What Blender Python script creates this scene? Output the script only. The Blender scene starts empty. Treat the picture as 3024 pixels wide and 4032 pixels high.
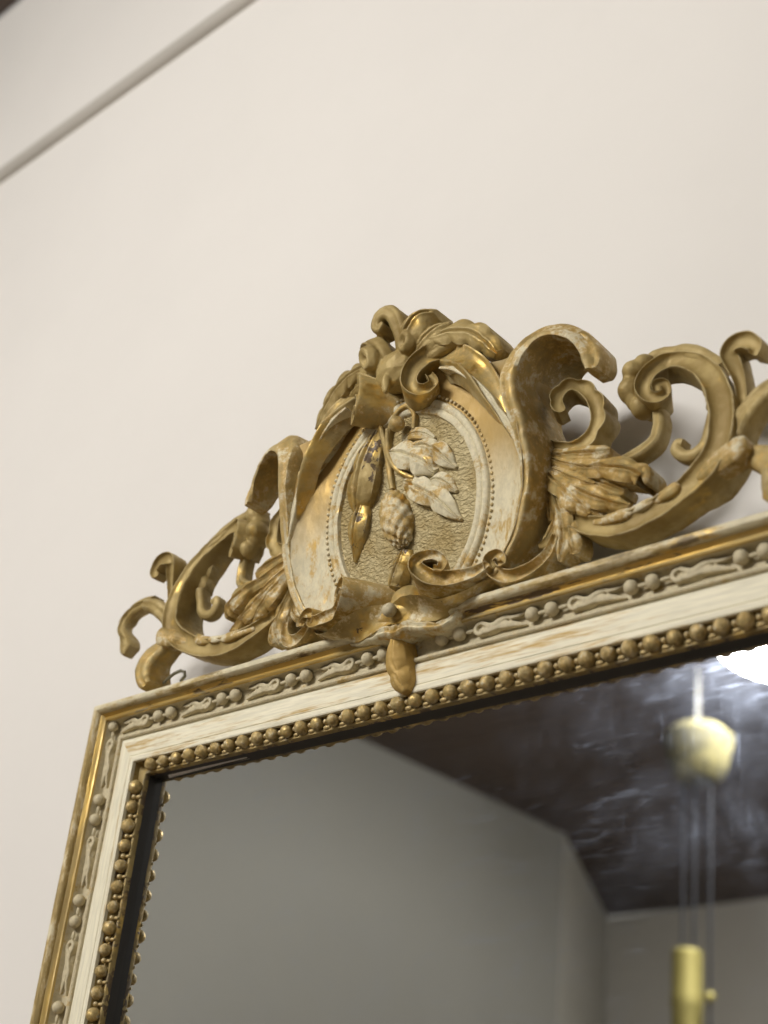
import bpy, bmesh, math, random
from mathutils import Vector, Matrix, noise
random.seed(7)
sc = bpy.context.scene
C = sc.collection
MM = 0.001

# ------------------------------------------------------------------ camera
cam_d = bpy.data.cameras.new('camera'); cam = bpy.data.objects.new('camera', cam_d); C.objects.link(cam)
cam_d.sensor_fit = 'VERTICAL'; cam_d.sensor_height = 36.0; cam_d.sensor_width = 27.0
cam_d.lens = 51.786; cam_d.clip_start = 0.02; cam_d.clip_end = 60
RGT = Vector((0.7266219, 0.6797565, 0.0997585)); DWN = Vector((-0.2594213, 0.4059122, -0.8763195)); FWD = Vector((-0.6361771, 0.6108734, 0.4712880))
m = Matrix.Identity(4)
for i in range(3):
    m[i][0] = RGT[i]; m[i][1] = -DWN[i]; m[i][2] = -FWD[i]
m[0][3], m[1][3], m[2][3] = 1.17954, -0.77517, -0.48810
cam.matrix_world = m
cam_d.dof.use_dof = True; cam_d.dof.focus_distance = 1.235; cam_d.dof.aperture_fstop = 4.6
sc.camera = cam

# ------------------------------------------------------------------ world, exposure
w = bpy.data.worlds.new('World'); sc.world = w; w.use_nodes = True
bg = w.node_tree.nodes['Background']; bg.inputs[0].default_value = (1.0, 0.96, 0.90, 1); bg.inputs[1].default_value = 0.30
sc.view_settings.view_transform = 'Standard'; sc.view_settings.look = 'None'
sc.view_settings.exposure = 0.0; sc.view_settings.gamma = 1.0; sc.view_settings.use_curve_mapping = False
LAMP_STRENGTH = 80.0; FILL_STRENGTH = 28.0
sc.cycles.max_bounces = 5; sc.cycles.diffuse_bounces = 2; sc.cycles.glossy_bounces = 3; sc.cycles.caustics_reflective = False; sc.cycles.caustics_refractive = False; sc.cycles.use_adaptive_sampling = True; sc.cycles.adaptive_threshold = .04

# ------------------------------------------------------------------ helpers
XC = 408.0            # crest axis, mm from the frame's outer left corner
def W(x, d, z):       # mirror coordinates in mm (right, out of the wall, up) -> world metres
    return Vector((x*MM, -d*MM, z*MM))
def link(name, me, mat, parent=None, smooth=40):
    o = bpy.data.objects.new(name, me); C.objects.link(o)
    if mat is not None: me.materials.append(mat)
    if smooth:
        me.polygons.foreach_set('use_smooth', [True]*len(me.polygons))
        me.set_sharp_from_angle(angle=math.radians(smooth))
    if parent is not None: o.parent = parent
    return o
def mesh(name, verts, faces, fix=True):
    me = bpy.data.meshes.new(name); me.from_pydata([tuple(v) for v in verts], [], faces); me.update()
    if fix:
        b = bmesh.new(); b.from_mesh(me); bmesh.ops.recalc_face_normals(b, faces=b.faces); b.to_mesh(me); b.free()
    return me
def tag(o, label=None, cat=None, group=None, kind=None):
    if label: o['label'] = label
    if cat: o['category'] = cat
    if group: o['group'] = group
    if kind: o['kind'] = kind
    return o
def jitter(verts, amp, freq, seed=0.0):
    out = []
    for v in verts:
        p = Vector((v[0]*freq+seed, v[1]*freq-seed, v[2]*freq+2*seed))
        n = noise.noise_vector(p)*amp + noise.noise_vector(p*2.7)*amp*.4
        out.append((v[0]+n[0], v[1]+n[1], v[2]+n[2]))
    return out
def cr(pts, n):       # catmull-rom through tuples, n samples per span
    out = []; L = len(pts)
    for i in range(L-1):
        p0 = pts[max(i-1, 0)]; p1 = pts[i]; p2 = pts[i+1]; p3 = pts[min(i+2, L-1)]
        for k in range(n):
            t = k/n
            out.append(tuple(.5*((2*b)+(-a+c)*t+(2*a-5*b+4*c-d)*t*t+(-a+3*b-3*c+d)*t**3) for a, b, c, d in zip(p0, p1, p2, p3)))
    out.append(tuple(pts[-1])); return out
def frames(S):
    F = []
    for i in range(len(S)):
        a = S[max(i-1, 0)]; b = S[min(i+1, len(S)-1)]
        tx, tz = b[0]-a[0], b[2]-a[2]; l = math.hypot(tx, tz) or 1
        F.append((-tz/l, tx/l))
    return F
PROF = {
 'scroll': [(-1, -2.4), (-.985, -.7), (-.94, 0), (-.87, 0), (-.82, -.6), (-.77, -2.0), (-.66, -3.4), (-.4, -4.6), (0, -5.0), (.4, -4.6), (.66, -3.4), (.77, -2.0), (.82, -.6), (.87, 0), (.94, 0), (.985, -.7), (1, -2.4)],
 'ridge':  [(-1, -4.5), (-.9, -2.6), (-.6, -1.2), (-.3, -.4), (0, 0), (.3, -.4), (.6, -1.2), (.9, -2.6), (1, -4.5)],
 'stem':   [(-1, -5.5), (-.93, -3.2), (-.75, -1.4), (-.45, -.3), (-.2, -.9), (0, -1.4), (.2, -.9), (.45, -.3), (.75, -1.4), (.93, -3.2), (1, -5.5)],
 'rim':    [(-1, -3.0), (-.95, -1.2), (-.7, -.2), (-.35, 0), (0, -.5), (.3, -1.0), (.6, -.4), (.85, -.6), (1, -2.4)],
}
def sweep(name, st, prof, mat, parent, side=1, n=7, jit=.5, hs=1.0, taper=.9, smooth=42, raw=False, scal=0, scal_n=8):
    """stations (x, d, z, half width, thickness, splay angle in degrees, slope of the front face in mm)"""
    S = cr([tuple(q)+(0, 0)[:7-len(q)] for q in st], n); F = frames(S); P = PROF[prof]; V = []; faces = []
    m_ = len(P)+4
    for i_, ((x, d, z, hw, th, al, sl), (nx, nz)) in enumerate(zip(S, F)):
        sc_ = 1+abs(scal)*(abs(math.sin(math.pi*scal_n*i_/len(S)))-.5)
        k = min(1.0, hw/6.0)*hs; ca, sa = math.cos(math.radians(al)), math.sin(math.radians(al))
        sec = [(s, h*k-sl*(s+1)/2) for s, h in P] + [(1.0, -th*.45-sl*.6), (taper, -th), (-taper, -th), (-1.0, -th*.45)]
        for s, h in sec:
            if scal*s > 0: s *= sc_
            V.append((side*(x+nx*hw*s*ca+h*sa)+XC, d-nx*hw*s*sa+h*ca, z+nz*hw*s))
    N = len(S)
    for i in range(N-1):
        for j in range(m_):
            a = i*m_+j; b = i*m_+(j+1) % m_
            faces.append((a, b, b+m_, a+m_))
    faces.append(tuple(range(m_))); faces.append(tuple((N-1)*m_+j for j in range(m_)))
    V = jitter(V, jit, .09, st[0][0]*.37+side)
    if raw: return V, faces
    me = mesh(name, [W(*v) for v in V], faces)
    return link(name, me, mat, parent, smooth)
def fuse(name, geos, mat, parent, voxel=1.1, it=3, smooth=180):
    """several carved lumps grown into one continuous piece of wood"""
    V = []; faces = []
    for v, f in geos:
        k = len(V); V += v; faces += [tuple(i+k for i in q) for q in f]
    o = link(name, mesh(name, [W(*v) for v in V], faces), mat, parent, 0)
    mo = o.modifiers.new('remesh', 'REMESH'); mo.mode = 'VOXEL'; mo.voxel_size = voxel*MM
    if it:
        sm = o.modifiers.new('smooth', 'SMOOTH'); sm.factor = .5; sm.iterations = it
    dg = bpy.context.evaluated_depsgraph_get(); me = bpy.data.meshes.new_from_object(o.evaluated_get(dg))
    o.modifiers.clear(); old = o.data; o.data = me; bpy.data.meshes.remove(old)
    me.polygons.foreach_set('use_smooth', [True]*len(me.polygons))
    return o
def leaf(name, st, mat, parent, side=1, lobes=4, depth=.36, rib=2.0, droop=4.0, slant=.10, nu=56, ns=14, jit=.5, nrm=1.0, raw=False, flute=0.0):
    S = cr(st, 12); F = frames(S); L = len(S)-1
    def at(t):
        t = max(0, min(1, t))*L; i = min(int(t), L-1); f = t-i
        return tuple(a*(1-f)+b*f for a, b in zip(S[i], S[i+1])), tuple(a*(1-f)+b*f for a, b in zip(F[i], F[i+1]))
    V = []; faces = []; R = 2*ns+1+2
    for i in range(nu+1):
        t = i/nu
        row = []
        for j in range(-ns, ns+1):
            s = j/ns; a = abs(s)
            tt = t+slant*(a-.35)*(1-t)*min(1, t*5)
            (x, d, z, hw, th), (nx, nz) = at(tt)
            ph = (lobes*t+(.18 if s > 0 else 0)) % 1.0
            prof = math.sin(math.pi*min(1, ph*1.02))**.55
            wv = 1-depth*(1-prof)*min(1, t*3)
            h = -droop*a**2.2 + rib*.9*math.cos(min(a*3.2, 1)*math.pi*.5)*.0
            h += -rib*math.exp(-(a/.10)**2) + rib*.5*math.exp(-((a-.22)/.12)**2)
            h += (prof-.6)*rib*1.5*a - rib*.8*math.exp(-((ph-.5)/.10)**2)*a*(1-a)*2
            h += flute*(math.cos(a*9.4)*.5)*min(1, t*4)*(1-t*.6)
            k = min(1, hw/7.0)
            row.append((side*(x+nx*hw*s*wv*nrm)+XC, d+h*k, z+nz*hw*s*wv))
        (x, d, z, hw, th), _ = at(t)
        lft, rgt = row[0], row[-1]
        row.append((rgt[0]*.92+(side*x+XC)*.08, rgt[1]-th, rgt[2]*.92+z*.08)); row.append((lft[0]*.92+(side*x+XC)*.08, lft[1]-th, lft[2]*.92+z*.08))
        V += row
    for i in range(nu):
        for j in range(R):
            a = i*R+j; b = i*R+(j+1) % R
            faces.append((a, b, b+R, a+R))
    faces.append(tuple(range(R))); faces.append(tuple(nu*R+j for j in range(R)))
    V = jitter(V, jit, .09, st[0][2]*.21+side)
    if raw: return V, faces
    return link(name, mesh(name, [W(*v) for v in V], faces), mat, parent, 55)
def ball(name, c, r, mat, parent, sx=1, sd=1, sz=1, seg=16, rings=10, jit=0, rot=0.0, fn=None, raw=False):
    V = []; faces = []
    for i in range(rings+1):
        th = math.pi*i/rings
        for j in range(seg):
            ph = 2*math.pi*j/seg
            p = [math.sin(th)*math.cos(ph), math.sin(th)*math.sin(ph), math.cos(th)]
            k = fn(th, ph) if fn else 1
            x, d, z = p[0]*r*sx*k, p[1]*r*sd*k, p[2]*r*sz*k
            x, z = x*math.cos(rot)+z*math.sin(rot), -x*math.sin(rot)+z*math.cos(rot)
            V.append((c[0]+x, c[1]+d, c[2]+z))
    for i in range(rings):
        for j in range(seg):
            a = i*seg+j; b = i*seg+(j+1) % seg
            faces.append((a, b, b+seg, a+seg))
    if jit: V = jitter(V, jit, .12, c[0]*.1)
    if raw: return V, faces
    me = mesh(name, [W(*v) for v in V], faces)
    b = bmesh.new(); b.from_mesh(me); bmesh.ops.remove_doubles(b, verts=b.verts, dist=1e-6); bmesh.ops.recalc_face_normals(b, faces=b.faces); b.to_mesh(me); b.free()
    return link(name, me, mat, parent, 60)
def box(name, x0, x1, d0, d1, z0, z1, mat, parent=None, bev=0):
    V = [W(x, d, z) for x in (x0, x1) for d in (d0, d1) for z in (z0, z1)]
    faces = [(0, 1, 3, 2), (4, 6, 7, 5), (0, 4, 5, 1), (2, 3, 7, 6), (0, 2, 6, 4), (1, 5, 7, 3)]
    me = mesh(name, V, faces)
    if bev:
        b = bmesh.new(); b.from_mesh(me); bmesh.ops.bevel(b, geom=b.edges[:], offset=bev*MM, segments=2, affect='EDGES', profile=.5); b.to_mesh(me); b.free()
    return link(name, me, mat, parent, 30 if bev else 0)
def tube(name, pts, r, mat, parent=None, seg=8):
    V = []; faces = []; N = len(pts)
    for i, p in enumerate(pts):
        a = Vector(pts[max(i-1, 0)]); b = Vector(pts[min(i+1, N-1)]); t = (b-a).normalized()
        u = t.cross(Vector((.31, .9, .2))).normalized(); v = t.cross(u)
        rr = r[i] if isinstance(r, (list, tuple)) else r
        for j in range(seg):
            q = 2*math.pi*j/seg; V.append(tuple(Vector(p)+u*math.cos(q)*rr+v*math.sin(q)*rr))
    for i in range(N-1):
        for j in range(seg):
            a = i*seg+j; b = i*seg+(j+1) % seg; faces.append((a, b, b+seg, a+seg))
    faces += [tuple(range(seg)), tuple((N-1)*seg+j for j in range(seg))]
    return link(name, mesh(name, [W(*v) for v in V], faces), mat, parent, 50)

# ------------------------------------------------------------------ materials
class NT:
    def __init__(s, name):
        s.m = bpy.data.materials.new(name); s.m.use_nodes = True; s.t = s.m.node_tree; s.n = s.t.nodes
        s.b = s.n['Principled BSDF']; s.out = s.n['Material Output']
    def node(s, ty, **k):
        q = s.n.new(ty)
        for a, b in k.items(): setattr(q, a, b)
        return q
    def l(s, a, b): s.t.links.new(a, b)
    def coord(s, scale=(1, 1, 1), rot=(0, 0, 0)):
        tc = s.node('ShaderNodeTexCoord'); mp = s.node('ShaderNodeMapping'); mp.inputs['Scale'].default_value = scale; mp.inputs['Rotation'].default_value = rot
        s.l(tc.outputs['Object'], mp.inputs[0]); return mp.outputs[0]
    def noise(s, vec, scale, detail=4, rough=.6, dist=0):
        q = s.node('ShaderNodeTexNoise'); q.inputs['Scale'].default_value = scale; q.inputs['Detail'].default_value = detail
        q.inputs['Roughness'].default_value = rough; q.inputs['Distortion'].default_value = dist; s.l(vec, q.inputs['Vector']); return q.outputs[0]
    def ramp(s, f, a, b, lo=0.0, hi=1.0):
        q = s.node('ShaderNodeMapRange'); q.interpolation_type = 'SMOOTHSTEP'
        for k, v in zip(('From Min', 'From Max', 'To Min', 'To Max'), (a, b, lo, hi)): q.inputs[k].default_value = v
        s.l(f, q.inputs['Value']); return q.outputs[0]
    def math(s, op, a, b):
        q = s.node('ShaderNodeMath', operation=op)
        for i, v in enumerate((a, b)):
            if isinstance(v, (int, float)): q.inputs[i].default_value = v
            else: s.l(v, q.inputs[i])
        return q.outputs[0]
    def mix(s, f, a, b):
        q = s.node('ShaderNodeMix', data_type='RGBA')
        if isinstance(f, (int, float)): q.inputs[0].default_value = f
        else: s.l(f, q.inputs[0])
        for i, v in ((6, a), (7, b)):
            if isinstance(v, tuple): q.inputs[i].default_value = (*v, 1)
            else: s.l(v, q.inputs[i])
        return q.outputs[2]
    def mixf(s, f, a, b):
        q = s.node('ShaderNodeMix', data_type='FLOAT')
        s.l(f, q.inputs[0])
        for i, v in ((2, a), (3, b)):
            if isinstance(v, (int, float)): q.inputs[i].default_value = v
            else: s.l(v, q.inputs[i])
        return q.outputs[0]
    def bump(s, h, strength, dist):
        q = s.node('ShaderNodeBump'); q.inputs['Strength'].default_value = strength; q.inputs['Distance'].default_value = dist
        s.l(h, q.inputs['Height']); return q.outputs[0]
DUST_A, DUST_B = (.275, .188, .056), (.47, .352, .138)
CREAM, OCHRE, BOLE, GOLD = (.76, .68, .46), (.54, .345, .095), (.105, .064, .026), (.64, .43, .12)
def gilt(name, cream=0.0, ochre=.15, gold=.25, bole=.12, streak=(1, 1, 1), bumpy=1.0, cream_col=CREAM, fade=None):
    """worn gilding: dusty gold leaf, bright leaf, ochre ground, cream gesso and red bole where it is rubbed"""
    q = NT(name); v = q.coord(streak)
    n1 = q.noise(v, 22, 3, .65); n2 = q.noise(v, 46, 5, .76); n3 = q.noise(v, 27, 3, .7); n4 = q.noise(v, 55, 4, .74); n5 = q.noise(v, 260, 2, .7)
    base = q.mix(q.ramp(n1, .32, .68), DUST_A, DUST_B)
    g = q.ramp(n3, .60-.30*gold, .76-.30*gold) if gold > 0 else None
    col = q.mix(g, base, GOLD) if g else base
    b = q.ramp(n4, .735-.25*bole, .775-.25*bole) if bole > 0 else None
    if b: col = q.mix(b, col, BOLE)
    c = None
    if ochre > 0:
        oc = q.ramp(n2, .62-.36*max(cream, ochre), .76-.36*max(cream, ochre))
        col = q.mix(q.math('MULTIPLY', oc, .8), col, OCHRE)
    geo = q.node('ShaderNodeNewGeometry')
    edge = q.math('MULTIPLY', q.ramp(geo.outputs['Pointiness'], .505, .575), q.ramp(n4, .35, .62))
    col = q.mix(q.math('MULTIPLY', edge, .55), col, (.62, .52, .30))
    if cream > 0:
        c = q.ramp(n2, .645-.36*cream, .79-.36*cream)
        if fade:
            sp = q.node('ShaderNodeSeparateXYZ'); tc_ = q.node('ShaderNodeTexCoord'); q.l(tc_.outputs['Object'], sp.inputs[0])
            zz = q.math('ADD', sp.outputs[2], q.math('MULTIPLY', q.math('ADD', n1, -.5), .06))
            c = q.math('MULTIPLY', c, q.ramp(zz, fade[0], fade[1], 1.0, .06))
        cc = q.mix(q.ramp(n5, .3, .75), cream_col, tuple(x*.80 for x in cream_col))
        col = q.mix(c, col, cc)
    q.l(col, q.b.inputs['Base Color'])
    metal = .42
    if g: metal = q.mixf(g, .22, .85)
    if b: metal = q.mixf(b, metal, .1)
    if c: metal = q.mixf(c, metal, 0.0)
    if isinstance(metal, float): q.b.inputs['Metallic'].default_value = metal
    else: q.l(metal, q.b.inputs['Metallic'])
    r = q.ramp(n5, .25, .8, .54, .76)
    if g: r = q.mixf(g, r, .40)
    if c: r = q.mixf(c, r, .7)
    q.l(r, q.b.inputs['Roughness'])
    h = q.math('ADD', q.math('ADD', q.math('MULTIPLY', n1, .8), q.math('MULTIPLY', n5, .28)), q.math('MULTIPLY', n4, .45))
    if c: h = q.math('ADD', h, q.math('MULTIPLY', c, .12))
    q.l(q.bump(h, .55*bumpy, .0022), q.b.inputs['Normal'])
    return q.m
def plain(name, col, rough=.6, metal=0.0, var=0.0, scale=30, bmp=0.0, streak=(1, 1, 1)):
    q = NT(name); q.b.inputs['Base Color'].default_value = (*col, 1); q.b.inputs['Roughness'].default_value = rough; q.b.inputs['Metallic'].default_value = metal
    if var or bmp:
        n = q.noise(q.coord(streak), scale, 5, .6)
        if var: q.l(q.mix(q.ramp(n, .3, .7), col, tuple(x*(1-var) for x in col)), q.b.inputs['Base Color'])
        if bmp: q.l(q.bump(n, bmp, .002), q.b.inputs['Normal'])
    return q.m
M = {}
M['gilt'] = gilt('dusty_gilding', cream=.0, ochre=.0, gold=.08, bole=.0)
M['gilt_warm'] = gilt('warm_gilding', cream=.16, ochre=.42, gold=.30, bole=.05)
M['gilt_worn'] = gilt('worn_gilding', cream=.46, ochre=.62, gold=.2, bole=.06)
M['gilt_leaf'] = gilt('rubbed_leaf_gilding', cream=.38, ochre=.62, gold=.2, bole=.03)
M['gilt_pale'] = gilt('pale_worn_gilding', cream=.74, ochre=1.0, gold=.2, bole=.04)
M['cove'] = gilt('rubbed_cream_cove', cream=.80, ochre=1.2, gold=.1, bole=.0, streak=(1, 1, .5), fade=(.075, .15))
M['gilt_bole'] = gilt('rubbed_bole_gilding', cream=.38, ochre=.40, gold=.42, bole=.40)
M['bud'] = gilt('ochre_bud', cream=.36, ochre=1.1, gold=.1, bole=.1)
M['gilt_gold'] = gilt('brighter_gilding', cream=.14, ochre=.3, gold=.40, bole=.0)
M['gilt_dark'] = gilt('dark_gilding', cream=.06, ochre=.2, gold=.45, bole=.72)
M['bead_gold'] = gilt('bead_gilding', cream=.30, ochre=.5, gold=.35, bole=.45, streak=(3, 3, 3))
M['bead_bed'] = gilt('bead_bed_gilding', cream=.04, ochre=.20, gold=.25, bole=.85)  # mostly dark brown, for the dark tone between the beads
M['torus'] = gilt('rubbed_moulding', cream=.66, ochre=.40, gold=.14, bole=.70, streak=(.30, 1, 1))
M['torus_v'] = gilt('rubbed_moulding_upright', cream=.58, ochre=.6, gold=.12, bole=.30, streak=(1, 1, .30))
M['rail_gold'] = gilt('gold_cove', cream=.0, ochre=.15, gold=.70, bole=.70, streak=(.2, 1, 1))
M['rail_gold_v'] = gilt('gold_cove_upright', cream=.1, ochre=.3, gold=.6, bole=.40, streak=(1, 1, .2))
M['cream'] = gilt('cream_gesso', cream=.84, ochre=1.2, gold=.1, bole=.0, streak=(.10, 1, 1.3), bumpy=.35, cream_col=(.88, .82, .62))
M['cream_v'] = gilt('cream_gesso_upright', cream=.86, ochre=1.2, gold=.1, bole=.0, streak=(1.3, 1, .10), bumpy=.35, cream_col=(.88, .82, .62))
M['orn'] = gilt('stone_colour_ornament', cream=.95, ochre=1.0, gold=.1, bole=.0, bumpy=.5, cream_col=(.62, .535, .345))
def ground_mat():
    q = NT('punched_gold_ground'); v = q.coord()
    n = q.noise(q.coord((.75, 1, 1.35)), 300, 2, .5, .5); n1 = q.noise(v, 30, 4, .6)
    q.l(q.mix(q.ramp(n1, .35, .65), (.40, .30, .125), (.52, .43, .23)), q.b.inputs['Base Color'])
    q.b.inputs['Metallic'].default_value = .30; q.b.inputs['Roughness'].default_value = .55
    q.l(q.bump(q.ramp(n, .3, .7), .8, .0016), q.b.inputs['Normal']); return q.m
M['ground'] = ground_mat()
M['wall'] = plain('cream_wall_paint', (.80, .765, .71), .8, var=.03, scale=2.5, bmp=.12)
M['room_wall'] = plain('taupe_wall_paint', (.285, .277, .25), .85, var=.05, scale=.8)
M['room_wall_b'] = plain('taupe_wall_lightened_corner', (.53, .51, .457), .85, var=.05, scale=.8)  # same wall grey, colour lightened to offset the weak light on this wall
M['room_wall_c'] = plain('taupe_wall_lightened_back', (.56, .53, .48), .85, var=.08, scale=.8)  # same grey again, brightened to stand in for light the back wall misses
M['rail_tone'] = plain('picture_rail_tone', (.50, .465, .41), .7, var=.1, scale=5)  # one tone darker than the wall, so the rail shows as a line
M['floor'] = plain('wood_floor', (.20, .15, .10), .6)
M['slat'] = plain('dark_stained_board', (.115, .078, .057), .6, var=.5, scale=6, streak=(.2, 6, 1))
M['black'] = plain('black_rebate', (.022, .017, .012), .6)
M['matt_white'] = plain('matt_white_finish', (.85, .83, .8), .8)
M['wire'] = plain('dull_steel_wire', (.30, .29, .22), .45, .8)
M['ivory'] = plain('ivory_glaze', (.155, .133, .045), .8, var=.6, scale=24)
M['brass'] = plain('polished_brass', (.27, .23, .07), .6, .4)
M['cord'] = plain('dark_cord', (.012, .013, .018), .9)
M['chain'] = plain('chain_steel', (.7, .68, .62), .3, 1.0)
def lamp_mat(LAMP_STRENGTH, nm='lamp_glow'):
    q = NT(nm); e = q.node('ShaderNodeEmission'); e.inputs[0].default_value = (1.0, .985, .965, 1); e.inputs[1].default_value = LAMP_STRENGTH
    q.l(e.outputs[0], q.out.inputs[0]); return q.m
M['lamp'] = lamp_mat(LAMP_STRENGTH)
M['fill_globe'] = lamp_mat(FILL_STRENGTH, 'fill_globe_glow')  # glow of the added fill globe
def mirror_mat():
    q = NT('old_mirror_glass'); v = q.coord()
    g = q.node('ShaderNodeBsdfGlossy'); g.inputs['Roughness'].default_value = .004; g.inputs['Color'].default_value = (.80, .81, .78, 1)
    h = q.node('ShaderNodeBsdfGlossy'); h.inputs['Roughness'].default_value = .21; h.inputs['Color'].default_value = (.66, .75, .95, 1)
    a = q.noise(q.coord((16, 1, 110), (0, .30, 0)), 1.3, 4, .7, .8)      # wiping streaks, fine and in patches
    b = q.noise(q.coord((20, 1, 120), (0, -.45, 0)), 1.2, 4, .7, .9)
    c = q.noise(q.coord((160, 1, 14), (0, .12, 0)), 1.0, 4, .65, .3)
    p = q.noise(v, 7, 3, .6); p2 = q.noise(v, 11, 3, .6, 1.0); p3 = q.noise(v, 16, 3, .6)
    st = q.math('ADD', q.math('MULTIPLY', q.ramp(a, .50, .72), q.ramp(p, .50, .64)), q.math('MULTIPLY', q.ramp(b, .52, .74), q.ramp(p2, .54, .68)))
    st = q.math('ADD', st, q.math('MULTIPLY', q.ramp(c, .55, .75), q.ramp(p3, .56, .68)))
    st = q.math('ADD', q.math('MULTIPLY', st, .17), q.math('MULTIPLY', q.math('MULTIPLY', q.ramp(p2, .3, .8), q.ramp(p3, .3, .75)), .10))
    f = q.math('ADD', st, .006)
    mx = q.node('ShaderNodeMixShader'); q.l(f, mx.inputs[0]); q.l(g.outputs[0], mx.inputs[1]); q.l(h.outputs[0], mx.inputs[2])
    q.l(mx.outputs[0], q.out.inputs[0]); return q.m
M['mirror'] = mirror_mat()

# ------------------------------------------------------------------ the setting
CEIL_Z, FLOOR_Z = 1788, -1700
def wd(z): return -80-.035*z      # the mirror hangs leaning forward, so the wall falls away behind its head
me = mesh('wall', [W(-3420, wd(FLOOR_Z), FLOOR_Z), W(3200, wd(FLOOR_Z), FLOOR_Z), W(3200, wd(CEIL_Z), CEIL_Z), W(-3420, wd(CEIL_Z), CEIL_Z)], [(0, 1, 2, 3)])
wall = tag(link('wall', me, M['wall'], None, 0), kind='structure')
prof = [(0, 1184), (5, 1184), (11, 1187), (15, 1193), (16, 1200), (13, 1208), (6, 1215), (0, 1218)]
V = [W(x, wd(z)+d, z) for x in (-3420, 3200) for d, z in prof]; n = len(prof)
rail = link('picture_rail', mesh('picture_rail', V, [(i, i+1, n+i+1, n+i) for i in range(n-1)]), M['rail_tone'], None, 40); tag(rail, kind='structure')
WALL_D = wd(CEIL_Z)
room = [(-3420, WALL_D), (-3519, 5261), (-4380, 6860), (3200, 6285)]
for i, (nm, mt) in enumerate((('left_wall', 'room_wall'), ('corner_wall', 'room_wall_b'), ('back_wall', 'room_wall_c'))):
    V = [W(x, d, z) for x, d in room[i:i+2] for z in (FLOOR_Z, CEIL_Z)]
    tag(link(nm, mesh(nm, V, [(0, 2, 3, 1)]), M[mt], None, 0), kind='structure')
ceil = tag(link('ceiling', mesh('ceiling', [W(-4500, WALL_D, CEIL_Z+25), W(3200, WALL_D, CEIL_Z+25), W(3200, 6900, CEIL_Z+25), W(-4500, 6900, CEIL_Z+25)], [(0, 1, 2, 3)]), M['black'], None, 0), kind='structure')
sl = None
for i in range(66):
    d0 = WALL_D+4+i*105.0
    if sl is None:
        sl = box('slat', -4450, 3190, d0, d0+84, CEIL_Z, CEIL_Z+18, M['slat'], ceil)
        base_d = d0
    else:
        o = sl.copy(); C.objects.link(o); o.parent = ceil; o.location = (0, -(d0-base_d)*MM, random.uniform(-3, 3)*MM)
floor = tag(link('floor', mesh('floor', [W(-4500, WALL_D, FLOOR_Z), W(3200, WALL_D, FLOOR_Z), W(3200, 6900, FLOOR_Z), W(-4500, 6900, FLOOR_Z)], [(0, 1, 2, 3)]), M['floor'], None, 0), kind='structure')

# ------------------------------------------------------------------ the mirror
mirror = bpy.data.objects.new('gilt_mirror', None); C.objects.link(mirror)
tag(mirror, 'antique gilt and cream framed wall mirror with carved cartouche crest', 'mirror')
FW_, FH = 816.0, 1180.0
RAIL = [  # (inset, out, material)
 ('outer_moulding', [(0, -38), (0, 1.5), (.8, 4.8), (2.5, 6.9), (4.6, 7.5), (6.8, 6.9), (8.6, 4.9), (9.3, 2.6), (9.5, 1.6)], 'torus'),
 ('gold_cove', [(9.5, 1.6), (10.2, 1.2), (11.2, -.4), (12.6, -1.4), (14.0, -1.2), (14.6, .2), (15.6, .6), (16.6, .2), (17.0, -2.0)], 'gold'),
 ('ornament_bed', [(17.0, -2.0), (17.4, -8.0), (18.8, -11.0), (22.0, -12.6), (26.0, -12.8), (30.0, -11.8), (32.6, -9.6)], 'orn'),
 ('fillet', [(32.6, -9.6), (33.2, -7.4), (34.4, -6.2), (36.2, -6.2), (37.2, -7.2), (37.5, -9.8)], 'orn'),
 ('flat_band', [(37.5, -9.8), (38.4, -9.6), (39, -8.6), (47, -7.9), (56.8, -7.5), (57.2, -8.1), (57.8, -8.1), (58.2, -7.4), (62.2, -7.2), (63.2, -7.8), (63.4, -11)], 'cream'),
 ('bead_bed', [(63.4, -11), (64.0, -16.5), (67.0, -18.0), (71.0, -18.0), (72.0, -16.2), (73.2, -15.6), (74.4, -15.9), (75.0, -17.2), (75.2, -21)], 'dark'),
 ('rebate', [(75.2, -21), (75.8, -29.0)], 'black'),
]
RM = {'torus': ('torus', 'torus_v'), 'gold': ('rail_gold', 'rail_gold_v'), 'orn': ('orn', 'orn'), 'cream': ('cream', 'cream_v'), 'dark': ('bead_bed', 'bead_bed'), 'black': ('black', 'black')}
def rail_part(name, prof, mat, parent, which):
    """one side of the frame, mitred, cut into stations so that it can be slightly uneven"""
    V = []; faces = []; n = len(prof); K = 60
    for i in range(K+1):
        u = i/K
        for wi, d in prof:
            if which == 'top': x, z = wi+(FW_-2*wi)*u, -wi
            elif which == 'left': x, z = wi, -wi-(FH-2*wi)*u
            elif which == 'right': x, z = FW_-wi, -wi-(FH-2*wi)*u
            else: x, z = wi+(FW_-2*wi)*u, -FH+wi
            nn = noise.noise(Vector((x*.012, z*.012, wi*.05)))*.35+noise.noise(Vector((x*.05, z*.05, wi*.2)))*.18
            V.append((x, d+(nn if d > -28 else 0), z))
    for i in range(K):
        for j in range(n-1):
            a = i*n+j; faces.append((a, a+1, a+n+1, a+n))
    return link(name, mesh(name, [W(*v) for v in V], faces), mat, parent, 32)
rails = {}
for which in ('top', 'left', 'right', 'bottom'):
    root = None
    for nm, prof, mk in RAIL:
        mat = M[RM[mk][0 if which in ('top', 'bottom') else 1]]
        o = rail_part(which+'_rail' if root is None else nm, prof, mat, root or mirror, which)
        if root is None: root = o
    rails[which] = root
glass = link('glass', mesh('glass', [W(75, -29, -75), W(FW_-75, -29, -75), W(FW_-75, -29, -FH+75), W(75, -29, -FH+75)], [(0, 1, 2, 3)]), M['mirror'], mirror, 0)
box('backboard', 2, FW_-2, -39, -31, -FH+2, -2, M['black'], mirror)
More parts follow.
